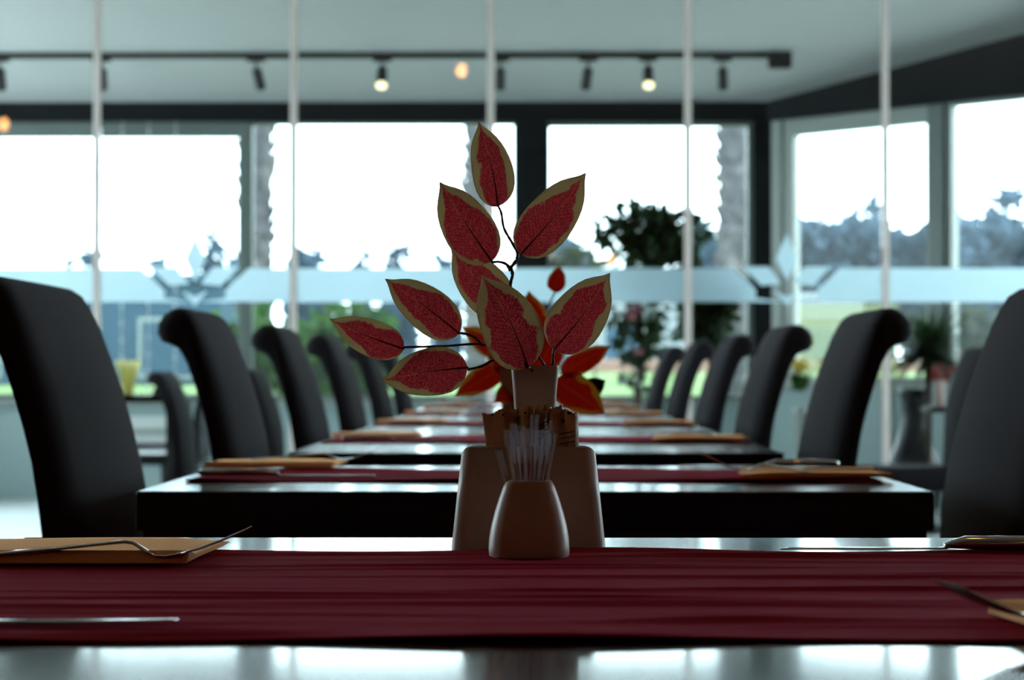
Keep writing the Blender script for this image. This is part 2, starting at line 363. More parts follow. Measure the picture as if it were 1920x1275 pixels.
# ------------------------------------------------------------ track lights
YT = 14.15; zt_ = ceil_z(YT)
tr = thing('light_track', (P(1440, 100, YT).x, YT, zt_), 'long black lighting track running across the ceiling behind the glass partition', 'light track')
bx('rail', (-6.2, -.018, -.036), (.0, .018, .002), 'black', tr)
pb = thing('track_feed_box', (P(1440, 100, YT).x + .002, YT, zt_), 'black power box at the right end of the ceiling track', 'power box')
bx('casing', (.0, -.035, -.10), (.15, .035, .002), 'black', pb, .004); bx('cover', (.01, -.028, -.104), (.14, .028, -.10), 'black', pb)
names = {0: 'unlit black spotlight cut by the left photo edge', 190: 'unlit black spotlight just right of the leftmost glass pole',
         480: 'tilted unlit black spotlight, left of the left-hand glowing one', 717: 'black spotlight with a glowing warm lens, left of the plant',
         938: 'unlit black spotlight just right of the middle glass pole', 1103: 'unlit black spotlight just left of the right-hand glowing one',
         1215: 'black spotlight with a glowing warm lens, right of the plant', 1355: 'unlit black spotlight nearest the end of the track'}
for px, lb in names.items():
    lit = px in (717, 1215)
    e = thing('track_spotlight', (P(px, 100, YT).x, YT, zt_ - .036), lb, 'spotlight', 'spotlights on the ceiling track')
    bx('adapter', (-.06, -.016, -.022), (.06, .016, 0), 'black', e, .003)
    bm = bmesh.new(); tube(bm, [(0, 0, -.02), (0, 0, -.07)], .008); bmo('stem', bm, 'black', e)
    ax = {480: (.035, .06), 190: (0, .05), 1103: (-.02, .07), 1355: (.01, .06)}.get(px, (0, .05))
    d = Vector((ax[0], ax[1], -.155)).normalized() if not lit else Vector((0, -.55, -.83)).normalized()
    p0 = Vector((0, 0, -.062)); bm = bmesh.new()
    tube(bm, [p0, p0 + d * .012, p0 + d * .14, p0 + d * .146], [.022, .033, .034, .029], 20)
    bmo('lamp_head', bm, 'black', e, True)
    bm = bmesh.new(); q = p0 + d * .1461
    if lit: tube(bm, [q, q + d * .010, q + d * .018], [.034, .034, .016], 24)
    else: tube(bm, [q, q + d * .003], [.026, .026], 20)
    bmo('lens', bm, 'lit' if lit else 'greyframe', e)
# warm filament pendants in the dining room (the glass mirrors two of them)
for (x, y, z, lb) in ((-.50, 5.0, 3.27, 'orange filament bulb hanging over the tables, mirrored in the glass above the plant'),
                      (-4.10, 5.0, 2.85, 'orange filament bulb hanging by the left wall, mirrored at the left photo edge'),
                      (.35, 2.2, 2.45, 'orange filament bulb hanging over the gap between the first two tables'),
                      (.9, -.9, 2.1, 'orange filament bulb hanging behind the camera on the right'),
                      (-1.5, -.5, 2.2, 'orange filament bulb hanging behind the camera on the left')):
    e = thing('pendant_bulb', (x, y, z), lb, 'pendant lamp', 'orange filament pendants')
    bm = bmesh.new(); tube(bm, [(0, 0, .09), (0, 0, zc - z)], .003); bmo('cord', bm, 'black', e)
    bm = bmesh.new(); lathe(bm, [(.018, .045), (.020, .05), (.020, .09), (.006, .1)], 16); bmo('socket', bm, 'black', e)
    bm = bmesh.new(); lathe(bm, [(.003, -.06), (.024, -.052), (.038, -.03), (.042, -.008), (.034, .018), (.02, .035), (.017, .045)], 20); bmo('bulb', bm, 'bulb', e, True)
# ------------------------------------------------------------ tables
# name: y front, y back, half width, x centre
TB = [(.90, 1.80, .437, .012), (2.50, 3.19, .460, .0105), (3.72, 5.02, .425, .018), (5.07, 6.36, .425, .022), (6.42, 7.72, .425, .022), (7.78, 9.05, .425, .022), (9.1, 10.3, .425, .022)]
tn = ['front table under the in-focus leaf arrangement, nearest the camera', 'second dark table, directly behind the front one', 'third dark table of the row, behind the second one',
      'fourth dark table of the row', 'fifth dark table of the row, seen as a thin strip', 'sixth dark table of the row, almost edge-on', 'last dark table of the row, nearest the glass partition']
def wrinkle(seed):
    rs = random.Random(seed)
    W = [(rs.uniform(-.5, .5), rs.uniform(-1, 1), rs.uniform(.06, .3), rs.uniform(.004, .011), rs.uniform(-.10, .10), rs.uniform(.3, 1)) for _ in range(46)]
    def f(x, v, hw):
        h = 0
        for cx, cv, lx, ly, sl, a in W:
            dy = (v - cv) * hw - sl * (x - cx); e_ = (dy / ly) ** 2 + ((x - cx) / lx) ** 2
            if e_ < 9: h += a * math.exp(-e_)
        return h
    return f
def runner(x0, x1, y0, y1, amp, seed, label, nx=60, ny=50, z=TT):
    f = wrinkle(seed); rs = random.Random(seed + 5); ph = [rs.uniform(0, 6) for _ in range(6)]
    cy, hw = (y0 + y1) / 2, (y1 - y0) / 2; v = []; fc = []
    for i in range(nx + 1):
        x = x0 + (x1 - x0) * i / nx
        ed = .0035 * math.sin(x * 11 + ph[0]) + .002 * math.sin(x * 29 + ph[1])
        ed2 = .0030 * math.sin(x * 9 + ph[2]) + .002 * math.sin(x * 23 + ph[3])
        for j in range(ny + 1):
            t = -1 + 2 * j / ny
            yy = cy + hw * t + (ed * max(0, t) + ed2 * max(0, -t))
            lift = .0015 * max(0, abs(t) - .93) / .07 * (1 + math.sin(x * 17 + ph[4 if t > 0 else 5]))
            v.append((x, yy, z + .0016 + amp * f(x, t, hw) + lift))
    for i in range(nx):
        for j in range(ny):
            a = i * (ny + 1) + j; fc.append((a, a + ny + 1, a + ny + 2, a + 1))
    o = pyd('table_runner', v, fc, 'runner', smooth=True)
    s = o.modifiers.new('thick', 'SOLIDIFY'); s.thickness = .0014; s.offset = -1
    return tag(o, label, 'table runner', 'burgundy runners on the tables')
for i, (y0, y1, hw, xc) in enumerate(TB):
    e = thing('dining_table', (xc, (y0 + y1) / 2, 0), tn[i], 'table', 'row of dark dining tables')
    hd = (y1 - y0) / 2
    bx('tabletop', (-hw, -hd, TT - .045), (hw, hd, TT), 'lacquer', e, .0025, 3)
    bm = bmesh.new(); q = .008
    box(bm, (-hw + q, -hd + .006, TT - .15), (hw - q, -hd + .028, TT - .045)); box(bm, (-hw + q, hd - .028, TT - .15), (hw - q, hd - .006, TT - .045))
    box(bm, (-hw + q, -hd + .028, TT - .15), (-hw + q + .022, hd - .028, TT - .045)); box(bm, (hw - q - .022, -hd + .028, TT - .15), (hw - q, hd - .028, TT - .045))
    bmo('apron', bm, 'tablewood', e)
    for sx in (-1, 1):
        for sy in (-1, 1):
            cx_, cy_ = sx * (hw - .08), sy * (hd - .065)
            bx('leg', (cx_ - .03, cy_ - .03, 0), (cx_ + .03, cy_ + .03, TT - .045), 'tablewood', e, .003)
rl = ['wrinkled burgundy runner on the front table, sharp in focus', 'burgundy runner on the second table', 'burgundy runner on the third table', 'burgundy runner on the fourth table', 'burgundy runner on the fifth table', 'burgundy runner on the sixth table', 'burgundy runner on the last table']
runner(-.42, .445, 1.095, 1.638, .0019, 3, rl[0], 150, 170)
runner(-.425, .445, 2.71, 3.03, .0010, 4, rl[1], 60, 40)
for i in range(2, 7):
    y0, y1, hw, xc = TB[i]; m_ = (y0 + y1) / 2
    runner(xc - hw + .01, xc + hw - .01, m_ - .16, m_ + .30, .001, i + 9, rl[i], 40, 16)
# ------------------------------------------------------------ chairs
def make_chair():
    # local: +x is the outside (away from the table), x=0 the padded inner face at table height
    e = thing('dining_chair')
    prof = [(-.012, .40), (-.006, .55), (0, .70), (.010, .76), (.021, .81), (.033, .86), (.046, .905), (.061, .95), (.071, .975), (.082, .994),
            (.096, 1.004), (.112, 1.004), (.128, .994), (.139, .977), (.141, .958), (.132, .943), (.118, .938), (.104, .930), (.090, .905), (.076, .865), (.062, .82), (.052, .78), (.046, .73), (.043, .68), (.040, .55), (.036, .40)]
    W = .250; prof = [(u * (1 + .09 * min(1, max(0, (z - .76) / .12))), z) for u, z in prof]; rings = []
    cx = sum(p[0] for p in prof) / len(prof)
    cen = lambda p: (max(.0, min(.1, (p[1] - .6) * .22)) + .02 if p[1] < .93 else .095, min(p[1], .965))
    for yy, k in ((-W, .55), (-W + .005, .78), (-W + .014, .92), (-W + .030, 1), (-W * .75, 1), (-W * .5, 1.0), (-W * .25, 1), (0, 1.0), (W * .25, 1), (W * .5, 1.0), (W * .75, 1), (W - .030, 1), (W - .014, .92), (W - .005, .78), (W, .55)):
        rg = []; cr_ = .020 * (1 - (yy / W) ** 2)
        for q_, p in enumerate(prof):
            c = cen(p); tp = 1 - .07 * max(0, p[1] - .7) / .3
            x = c[0] + (p[0] - c[0]) * k - (cr_ * (1 if q_ < 6 else max(0, 1 - (q_ - 5) / 6)) if q_ < 11 else 0)
            rg.append((x, yy * tp, max(.40, c[1] + (p[1] - c[1]) * k if p[1] > .93 else p[1])))
        rings.append(rg)
    bm = bmesh.new(); loft(bm, rings); bmo('backrest', bm, 'fabric', e, True)
    bm = bmesh.new(); rr = [sell(.235 * a_, .228 * a_, 7, 36, -.225, 0, z) for z, a_ in ((.37, .97), (.375, 1), (.44, 1), (.462, .97), (.472, .88), (.475, .6))]
    loft(bm, rr); bmo('seat', bm, 'fabric', e, True)
    for sx, lean in ((-.42, 0), (.0, .05)):
        for sy in (-.19, .19):
            bm = bmesh.new(); tube(bm, [(sx + lean, sy, 0), (sx + .01, sy, .385)], [.016, .023], 4); bmo('leg', bm, 'legwood', e)
    return e
ch = make_chair()
LC = [2.838, 4.13, 5.47, 6.78, 8.2, 9.62]
lab = [('large charcoal rolled-back chair cut by the left photo edge', 'large charcoal rolled-back chair cut by the right photo edge'),
       ('charcoal rolled-back chair, second from the left edge in the left row', 'charcoal rolled-back chair, second from the right edge in the right row'),
       ('third charcoal chair of the left row, behind the knife and napkin of the third table', 'third charcoal chair of the right row, its roll beside the corner post'),
       ('fourth charcoal chair of the left row, just left of the lowest red leaf', 'fourth charcoal chair of the right row'),
       ('fifth charcoal chair of the left row, partly behind the lowest red leaf', 'fifth charcoal chair of the right row, tall and narrow'),
       ('last and smallest charcoal chair of the left row', 'last and smallest charcoal chair of the right row')]
for i, y in enumerate(LC):
    for s in (-1, 1):
        c = ch if (i == 0 and s == -1) else dup(ch)
        c.location = (XC + ((-.528 if s < 0 else .530) if i else (-.550 if s < 0 else .574)), y, 0); c.rotation_euler.z = PI if s < 0 else 0
        tag(c, lab[i][0 if s < 0 else 1], 'chair', 'charcoal dining chairs in two rows')
# other chairs seen past the rows
c = dup(ch, (P(1790, 655, 9.7).x, 9.7, 0), 0, 'charcoal chair of another row, between the two nearest right-hand chairs', 'chairs of the neighbouring rows'); c['category'] = 'chair'
c = dup(ch, (P(238, 700, 13.9).x - .14, 13.9, 0), PI, 'black chair behind the glass, left of the cream cup', 'chairs of the neighbouring rows'); c['category'] = 'chair'; c.scale = (1, 1, .93)
c = dup(ch, (P(372, 700, 13.2).x, 13.25, 0), .0, 'black chair behind the glass, right of the cream cup', 'chairs of the neighbouring rows'); c['category'] = 'chair'; c.scale = (1, 1, .9)
c = dup(ch, (P(350, 700, 10.2).x, 10.2, 0), PI, 'dark chair of another row, just left of the second left chair', 'chairs of the neighbouring rows'); c['category'] = 'chair'; c.scale = (1, 1, .89)
c = dup(ch, (P(520, 700, 9.3).x, 9.3, 0), PI, 'dark chair of another row, seen between the second and third left chairs', 'chairs of the neighbouring rows'); c['category'] = 'chair'; c.scale = (1, 1, .90)
# ------------------------------------------------------------ cutlery and napkins
def prongs(bm, path, offs, r):
    for o_ in offs: tube(bm, [Vector(p) + Vector((0, o_ * k_, 0)) for p, k_ in path], [(a_, b_) for a_, b_ in r], 6, up=(0, 0, 1))
def make_fork():
    # tip at +x, handle at -x; origin under the low point of the neck
    e = thing('fork'); bm = bmesh.new()
    pts = [(-.125, 0, .0016), (-.11, 0, .0022), (-.07, 0, .0055), (-.035, 0, .0090), (-.020, 0, .0105), (-.014, 0, .0095), (-.004, 0, .0035), (.002, 0, .0014), (.010, 0, .0014), (.022, 0, .0034)]
    r = [(.009, .0012), (.0105, .0014), (.0075, .0013), (.0035, .0013), (.003, .0014), (.0032, .0014), (.0055, .0011), (.009, .0009), (.0118, .0008), (.0122, .0008)]
    tube(bm, pts, r, 12, up=(0, 0, 1)); bmo('handle', bm, 'steel', e, True)
    bm = bmesh.new(); path = [((.021, 0, .0032), 1), ((.034, 0, .0068), 1), ((.048, 0, .0118), 1), ((.060, 0, .0170), .97), ((.067, 0, .0205), .93)]
    prongs(bm, path, (-.0105, -.0035, .0035, .0105), [(.0019, .0008), (.0018, .0008), (.0015, .0008), (.0012, .0007), (.0004, .0004)])
    bmo('tines', bm, 'steel', e, True); return e
def make_knife():
    # tip at +x, handle at -x; lies flat
    e = thing('knife'); bm = bmesh.new(); R = []
    for x, y0, y1, h in ((.0, -.005, .005, .0022), (.006, -.0085, .0085, .0007), (.03, -.0115, .0105, .0006), (.07, -.012, .011, .0006), (.10, -.0105, .011, .0006), (.118, -.005, .0105, .0006), (.126, .004, .009, .0004)):
        R.append([(x, y0, .0012), (x, y0 * .72 + y1 * .28, .0016 + h / 2), (x, y0 * .28 + y1 * .72, .0016 + h / 2), (x, y1, .0012), (x, (y0 + y1) / 2, .0006)])
    loft(bm, R); bmo('blade', bm, 'steel', e, True)
    bm = bmesh.new(); tube(bm, [(.002, 0, .0035), (-.006, 0, .0045), (-.014, 0, .0056), (-.06, 0, .0056), (-.097, 0, .0050), (-.102, 0, .0045)], [(.0045, .002), (.0055, .0035), (.0085, .0050), (.0095, .0052), (.0105, .0045), (.006, .002)], 14, up=(0, 0, 1))
    bmo('handle', bm, 'steel', e, True); return e
def make_napkin(seed):
    # folded paper sleeve: length along x (tip towards +x), 0.14 deep
    rs = random.Random(seed); v = []; f = []; nx, ny = 26, 16
    for lay in range(2):
        b0 = len(v)
        for i in range(nx + 1):
            for j in range(ny + 1):
                t = j / ny; s = i / nx
                end = .0 + (.012 * math.sin(min(1, t * 1.2) * PI * .5) if lay else .0)
                x = -.185 + s * (.178 + end)
                y = -.07 + .14 * t
                if lay == 0: z = .0003 + .0012 * math.sin(s * 3 + 1) * t
                else:
                    lip = .0050 * math.exp(-((t - .07) / .06) ** 2)
                    z = .0036 + lip + .0042 * t ** 1.2 * (.6 + .4 * math.sin(s * 2.5 + rs.random() * .02)) * (1 - .75 * max(0, s - .8) / .2)
                    if t == 0: z = .001
                v.append((x, y, z))
        for i in range(nx):
            for j in range(ny):
                a = b0 + i * (ny + 1) + j; q = (a, a + ny + 1, a + ny + 2, a + 1); f.append(q if lay else q[::-1])
    n1 = (nx + 1) * (ny + 1)
    def seam(idx):
        for a, b in zip(idx, idx[1:]): f.append((a, b, b + n1, a + n1))
    seam([i * (ny + 1) for i in range(nx + 1)]); seam([nx * (ny + 1) + j for j in range(ny + 1)])
    seam([i * (ny + 1) + ny for i in range(nx, -1, -1)]); seam([j for j in range(ny, -1, -1)])
    return pyd('napkin', v, f, 'napkin', smooth=True)
fork0, knife0, nap0 = make_fork(), make_knife(), make_napkin(1)
used = set()
def place(o, loc, rz, label, cat, grp):
    c = o if o.name not in used else dup(o)
    used.add(o.name); c.location = loc; c.rotation_euler.z = rz; tag(c, label, cat, grp); return c
ordn = ['front', 'second', 'third', 'fourth', 'fifth', 'sixth', 'last']
ZR = TT + .0022
zn = TT + .0042
# front table
place(nap0, (-.228, 1.572, zn), 0, 'large apricot folded napkin at the left edge of the front table, fork resting on it', 'napkin', 'folded napkins on the tables')
f1 = place(fork0, (-.259, 1.512, zn + .0040), 0, 'steel fork on the left napkin of the front table, tines pointing up right', 'fork', 'forks on the napkins')
k1 = place(knife0, (-.310, 1.145, ZR + .0020), .02, 'steel knife lying on the runner at the lower left of the photo', 'knife', 'knives on the tables')
k1.rotation_euler.x = -.03
place(knife0, (.316, 1.630, ZR + .0015), PI, 'steel knife at the back right of the front table, warm glint on its handle', 'knife', 'knives on the tables')
place(nap0, (.258, 1.125, zn), PI + .16, 'apricot napkin cut by the right photo edge, under a raised fork', 'napkin', 'folded napkins on the tables')
f2 = place(fork0, (.270, 1.105, zn + .006), PI + .35, 'steel fork cut by the right photo edge, tines raised to the left', 'fork', 'forks on the napkins')
f2.rotation_euler.y = -.03
# second table
place(nap0, (-.262, 3.09, zn), 0, 'apricot napkin on the left of the second table', 'napkin', 'folded napkins on the tables')
place(fork0, (-.268, 3.09, zn + .008), 0, 'steel fork on the left napkin of the second table', 'fork', 'forks on the napkins')
place(knife0, (-.32, 2.80, ZR + .001), 0, 'steel knife on the left of the second table, in front of the napkin', 'knife', 'knives on the tables')
place(nap0, (.277, 2.80, zn), PI, 'apricot napkin on the right of the second table', 'napkin', 'folded napkins on the tables')
f3 = place(fork0, (.283, 2.75, zn + .008), PI + .12, 'steel fork on the right napkin of the second table, tines raised to the left', 'fork', 'forks on the napkins'); f3.rotation_euler.y = -.08
place(knife0, (.345, 3.10, ZR + .001), PI, 'steel knife on the right of the second table, behind the napkin', 'knife', 'knives on the tables')
for i in range(2, 7):
    y0, y1, hw, xc = TB[i]; m_ = (y0 + y1) / 2 + .07; od = ordn[i]
    place(nap0, (xc - .235, m_ + .12, zn), 0, 'apricot napkin on the left of the %s table' % od, 'napkin', 'folded napkins on the tables')
    place(fork0, (xc - .245, m_ + .10, zn + .008), 0, 'steel fork on the left napkin of the %s table' % od, 'fork', 'forks on the napkins')
    place(knife0, (xc - .28, m_ - .13, ZR + .001), 0, 'steel knife on the left of the %s table' % od, 'knife', 'knives on the tables')
    place(nap0, (xc + .235, m_ - .14, zn), PI, 'apricot napkin on the right of the %s table' % od, 'napkin', 'folded napkins on the tables')
    place(fork0, (xc + .235, m_ - .15, zn + .008), PI, 'steel fork on the right napkin of the %s table' % od, 'fork', 'forks on the napkins')
    place(knife0, (xc + .28, m_ + .13, ZR + .001), PI, 'steel knife on the right of the %s table' % od, 'knife', 'knives on the tables')
# ------------------------------------------------------------ centrepiece: sugar holder
ZT1 = TT
hx = P(991, 1037, 1.645).x
def rim(r, a, cx, R=.0075):
    out = []
    for p in r:
        d = abs(p.x - cx) - (a - R)
        out.append(Vector((p.x, p.y, p.z - (R - math.sqrt(max(0, R * R - d * d)) if d > 0 else 0))))
    return out
def holder(a0, a1, b0, b1, h, cx=0, n_=5, k=56, wall=.0035, belly=None, R=.0075, floor=.004):
    bm = bmesh.new(); rg = []
    prof = belly or [(0, .975), (.02, .995), (.05, 1.0), (.5, .5), (1, 0)]
    for t, q in prof:
        a = a1 + (a0 - a1) * q if belly is None else q * a0; b = b1 + (b0 - b1) * q if belly is None else q * b0
        r = sell(a, b, n_, k, cx, 0, h * t); rg.append(rim(r, a, cx, R) if t > .93 else r)
    a, b = (a1, b1) if belly is None else (prof[-1][1] * a0, prof[-1][1] * b0)
    r = sell(a - wall, b - wall, n_, k, cx, 0, h); rg.append([p + Vector((0, 0, .0004)) for p in rim(r, a - wall, cx, R)])
    r = sell(a - wall * 1.3, b - wall * 1.3, n_, k, cx, 0, h * .9); rg.append(r)
    rg.append(sell((a0 + a1) / 2 - wall * 1.3 if belly is None else a0 * .8, b - wall, n_, k, cx, 0, floor))
    loft(bm, rg); return bm
sh = thing('sugar_holder', (hx, 1.672, ZT1), 'wide white ceramic sugar packet holder at the foot of the leaf arrangement', 'sugar holder')
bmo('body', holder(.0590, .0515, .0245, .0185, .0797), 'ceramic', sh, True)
# toothpick holder
tx = P(992, 1050, 1.585).x
tpx = thing('toothpick_holder', (tx, 1.590, TT + .002), 'small white ceramic toothpick cup standing on the runner in front', 'toothpick holder')
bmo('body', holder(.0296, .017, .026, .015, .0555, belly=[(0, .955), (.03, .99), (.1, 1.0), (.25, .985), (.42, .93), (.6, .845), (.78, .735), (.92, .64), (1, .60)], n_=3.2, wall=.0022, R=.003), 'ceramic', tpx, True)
# toothpicks in clear wrappers
rs = random.Random(11)
picks = []
for i in range(14):
    a = 2 * PI * i / 14 + .2; r0 = .0035 + .004 * (i % 3) / 2
    lean = (math.cos(a) * (.010 + .006 * rs.random()), math.sin(a) * .006)
    b = Vector((tx + math.cos(a) * r0 * .6, 1.590 + math.sin(a) * r0 * .6, TT + .0105)); L = .079 + rs.uniform(-.004, .005)
    if i == 3: L = .090; lean = (.004, -.002)
    if i == 7: lean = (-.019, 0); L = .068
    e = thing('toothpick', b, None, None); top = Vector((lean[0], lean[1], L)); top = top.normalized() * L
    bm = bmesh.new(); tube(bm, [(0, 0, 0), top * .04, top * .76, top * .80], [.0003, .0010, .0010, .0003], 6); bmo('pick', bm, 'wood_pick', e, True)
    # flat film sleeve with squared top end
    yaw = rs.uniform(-.5, .5); sx_ = Vector((math.cos(yaw), math.sin(yaw), 0)); wv = .0033; bm = bmesh.new(); d = top.normalized(); nrm = sx_.cross(d).normalized()
    R = []
    for t_, th in ((.06, .0002), (.1, .0011), (.5, .0013), (.85, .0012), (.93, .0004), (1.0, .0002)):
        c = d * (L * 1.06) * t_; wv_ = wv * (1 if t_ > .1 else .9)
        R.append([c - sx_ * wv_, c - nrm * th, c + sx_ * wv_, c + nrm * th])
    loft(bm, R); bmo('wrapper', bm, 'film', e)
    side = 'left' if math.cos(a) < -.3 else 'right' if math.cos(a) > .3 else 'middle'
    lb = {3: 'tallest wrapped toothpick, its square wrapper end above the others', 7: 'wrapped toothpick leaning furthest left out of the small cup'}.get(i)
    tag(e, lb or 'wooden toothpick in a clear wrapper at the %s of the bunch in the small cup' % side, 'toothpick', 'wrapped toothpicks in the ceramic cup')
# sugar packets
def packet(px, ytop, wpx, D, tilt, yaw, label, seed, prints=()):
    rs = random.Random(seed); W = .024; H = .068; top = P(px, ytop, D); sc = D / FPX
    W = wpx * sc / 2 / max(.35, math.cos(yaw))
    e = thing('sugar_packet', (top.x, top.y, top.z), label, 'sugar packet', 'sugar packets in the ceramic holder'); e.rotation_euler = (0, tilt, yaw)
    v, f = [], []; nx, nz = 20, 26; ph = rs.uniform(0, 6)
    for s in (-1, 1):
        for i in range(nx + 1):
            for j in range(nz + 1):
                u = i / nx * 2 - 1; t = j / nz; x = u * W; z = -t * H
                puff = .0026 * max(0, 1 - u ** 4) * min(1, max(0, (t - .1) / .15)) * min(1, max(0, (.96 - t) / .15)) * (1 + .3 * math.sin(7 * u + ph + 5 * t))
                cr = .0034 * math.sin(u * 5 + ph) * max(0, 1 - t / .35) + .0007 * math.sin(u * 23 + ph * 2) * max(0, 1 - t / .25)
                zz = z + (.0017 * math.sin(u * 4 + ph) + .0005 * math.sin(u * 31 + ph)) * max(0, 1 - t / .15)
                v.append((x * (1 - .03 * math.sin(t * PI) + .10 * max(0, 1 - t / .5)), cr + s * (puff + .00012), zz))
    n1 = (nx + 1) * (nz + 1)
    for s in (0, 1):
        for i in range(nx):
            for j in range(nz):
                a = s * n1 + i * (nz + 1) + j; q = (a, a + 1, a + nz + 2, a + nz + 1); f.append(q if s == 0 else q[::-1])
    for i in range(nx):
        for j in (0, nz):
            a = i * (nz + 1) + j; b = a + nz + 1; f.append((a, b, b + n1, a + n1) if j == 0 else (b, a, a + n1, b + n1))
    for j in range(nz):
        for i in (0, nx):
            a = i * (nz + 1) + j; f.append((a + 1, a, a + n1, a + 1 + n1) if i == 0 else (a, a + 1, a + 1 + n1, a + n1))
    pyd('paper', v, f, 'packet', e, True)
    if prints:
        bm = bmesh.new()
        for (u, t, w_, h_, rot) in prints:
            cx, cz = u * W, -t * H; c_, s_ = math.cos(rot), math.sin(rot); y = -.0047
            q = []
            for a_, b_ in ((-1, -1), (1, -1), (1, 1), (-1, 1)):
                q.append((cx + a_ * w_ / 2 * c_ - b_ * h_ / 2 * s_, cz + a_ * w_ / 2 * s_ + b_ * h_ / 2 * c_))
            vv = [bm.verts.new((a_, yy, b_)) for yy in (y, y + .0014) for a_, b_ in q]
            for g_ in ((0, 1, 2, 3), (7, 6, 5, 4), (0, 4, 5, 1), (1, 5, 6, 2), (2, 6, 7, 3), (3, 7, 4, 0)): bm.faces.new([vv[k_] for k_ in g_])
        bmo('printing', bm, 'print', e)
    return e
dots = lambda *a: [(u, t, .0016, .0014, .3) for u, t in a]
packet(936, 771, 58, 1.661, -.06, .12, 'kraft sugar packet with a wide flared top at the left of the ceramic holder', 1, dots((.2, .04), (-.5, .03)))
packet(955, 774, 46, 1.668, .0, -.5, 'kraft sugar packet behind the leftmost one', 2)
packet(986, 764, 52, 1.672, .05, .2, 'kraft sugar packet with a crumpled top in the middle of the holder', 3, dots((-.1, .06), (.5, .2)))
packet(1005, 762, 40, 1.678, -.04, -.3, 'kraft sugar packet just right of the middle one, standing highest', 4, dots((.2, .06)))
packet(1016, 768, 34, 1.662, .12, .5, 'kraft sugar packet right of the wrapped toothpicks', 5, [(.2, .14 + .05 * k, .010, .0008, .6) for k in range(4)])
packet(1038, 762, 30, 1.675, -.02, -.6, 'narrow kraft sugar packet seen almost edge-on', 6)
packet(1061, 771, 44, 1.662, -.03, .15, 'kraft sugar packet with dark printing at the right end of the holder', 7,
       [(-.05, .24 + .055 * k, .012, .0007, .12) for k in range(4)] + [(-.35, .11, .0028, .0026, .4), (.2, .02, .003, .002, 0)] +
       [(-.6, .72, .0008, .006, -.4), (-.4, .75, .0008, .006, .3), (-.2, .70, .0008, .004, -.5), (-.5, .82, .0025, .0008, .1), (-.28, .80, .0008, .005, .1), (.75, .66, .0012, .007, .2), (.7, .8, .0018, .006, -.3)])
# ------------------------------------------------------------ vases
def vase(x, y, label):
    e = thing('vase', (x, y, TT), label, 'vase', 'white ceramic vases of the table centrepieces')
    bm = bmesh.new(); pr = [(0, .0165), (.002, .0178), (.03, .0172), (.07, .0160), (.10, .0160), (.12, .0172), (.1405, .0190), (.1423, .0191)]
    rg = [sell(a, a, 7, 48, 0, 0, z) for z, a in pr] + [sell(.0172, .0172, 7, 48, 0, 0, .1423), sell(.0160, .0160, 7, 48, 0, 0, .137), sell(.014, .014, 7, 48, 0, 0, .10), sell(.0135, .0135, 7, 48, 0, 0, .01)]
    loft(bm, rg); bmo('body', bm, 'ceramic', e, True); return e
VY = 1.738; vx = P(1003, 690, VY).x
vase(vx, VY, 'white square ceramic vase in focus on the front table, behind the sugar packets')
V2 = 2.97; vx2 = P(962, 690, V2).x
vase(vx2, V2, 'white square ceramic vase on the second table, mostly hidden and out of focus')
# ------------------------------------------------------------ leaves
LT = [0, .015, .04, .08, .14, .22, .32, .42, .52, .62, .71, .79, .86, .91, .95, .98, 1]
LWD = [0.03, .27, .46, .65, .82, .94, 1, .995, .95, .87, .76, .61, .41, .24, .115, .05, .0]
def leaf(parent, org, base, tip, wl, wr, D0, D1, m, skew=0., cup=.12, bend=0.0, rib=True, riblen=.6):
    """a leaf as a thin curved blade from photo pixel base to tip; wl/wr its half widths in px left/right of the rib"""
    A, B = P(*base, D0), P(*tip, D1); ax = (B - A); L = ax.length; ax.normalize()
    view = ((A + B) / 2 - CAM).normalized(); side = view.cross(ax).normalized(); nr = side.cross(ax).normalized()
    if nr.dot(view) < 0: nr = -nr
    px = (D0 + D1) / 2 / FPX; v, f, uv = [], [], []; nv = 8
    for i, (t, wd) in enumerate(zip(LT, LWD)):
        off = skew * math.sin(t * PI) * px + bend * t * t * px
        for j in range(-nv, nv + 1):
            u = j / nv; ww = (wr if u > 0 else wl) * wd * px
            p = A + ax * L * t + side * (off + u * ww) + nr * (-cup * L * (t * (1 - t)) * .8 + cup * abs(u) ** 1.6 * ww * .9 + .0009 * math.sin(u * 5 + t * 14) * abs(u))
            v.append(p - org); uv.append((t, u * .5 + .5))
    K = 2 * nv + 1
    for i in range(len(LT) - 1):
        for j in range(K - 1):
            a = i * K + j; f.append((a, a + 1, a + K + 1, a + K))
    o = pyd('leaf', v, f, m, parent, True); me = o.data; ul = me.uv_layers.new(name='UVMap')
    for lp in me.loops: ul.data[lp.index].uv = uv[lp.vertex_index]
    s = o.modifiers.new('t', 'SOLIDIFY'); s.thickness = .0003; s.offset = 0
    if rib:
        bm = bmesh.new(); pts = []
        for k in range(9):
            t = k / 8 * riblen - .01
            off = skew * math.sin(max(0, t) * PI) * px + bend * t * t * px
            pts.append(A + ax * L * t + side * off + nr * (-cup * L * (max(0, t) * (1 - t)) * .8 - .0007) - org)
        tube(bm, pts, [.00085 - .00065 * k / 8 for k in range(9)], 6); bmo('midrib', bm, 'stem', o, True)
    return o
def spline(pts, n_=6):
    P_ = [pts[0]] + list(pts) + [pts[-1]]; out = []
    for i in range(1, len(P_) - 2):
        a, b, c, d = P_[i - 1:i + 3]
        for k in range(n_):
            t = k / n_; out.append(.5 * ((2 * b) + (-a + c) * t + (2 * a - 5 * b + 4 * c - d) * t * t + (-a + 3 * b - 3 * c + d) * t ** 3))
    out.append(P_[-2]); return out
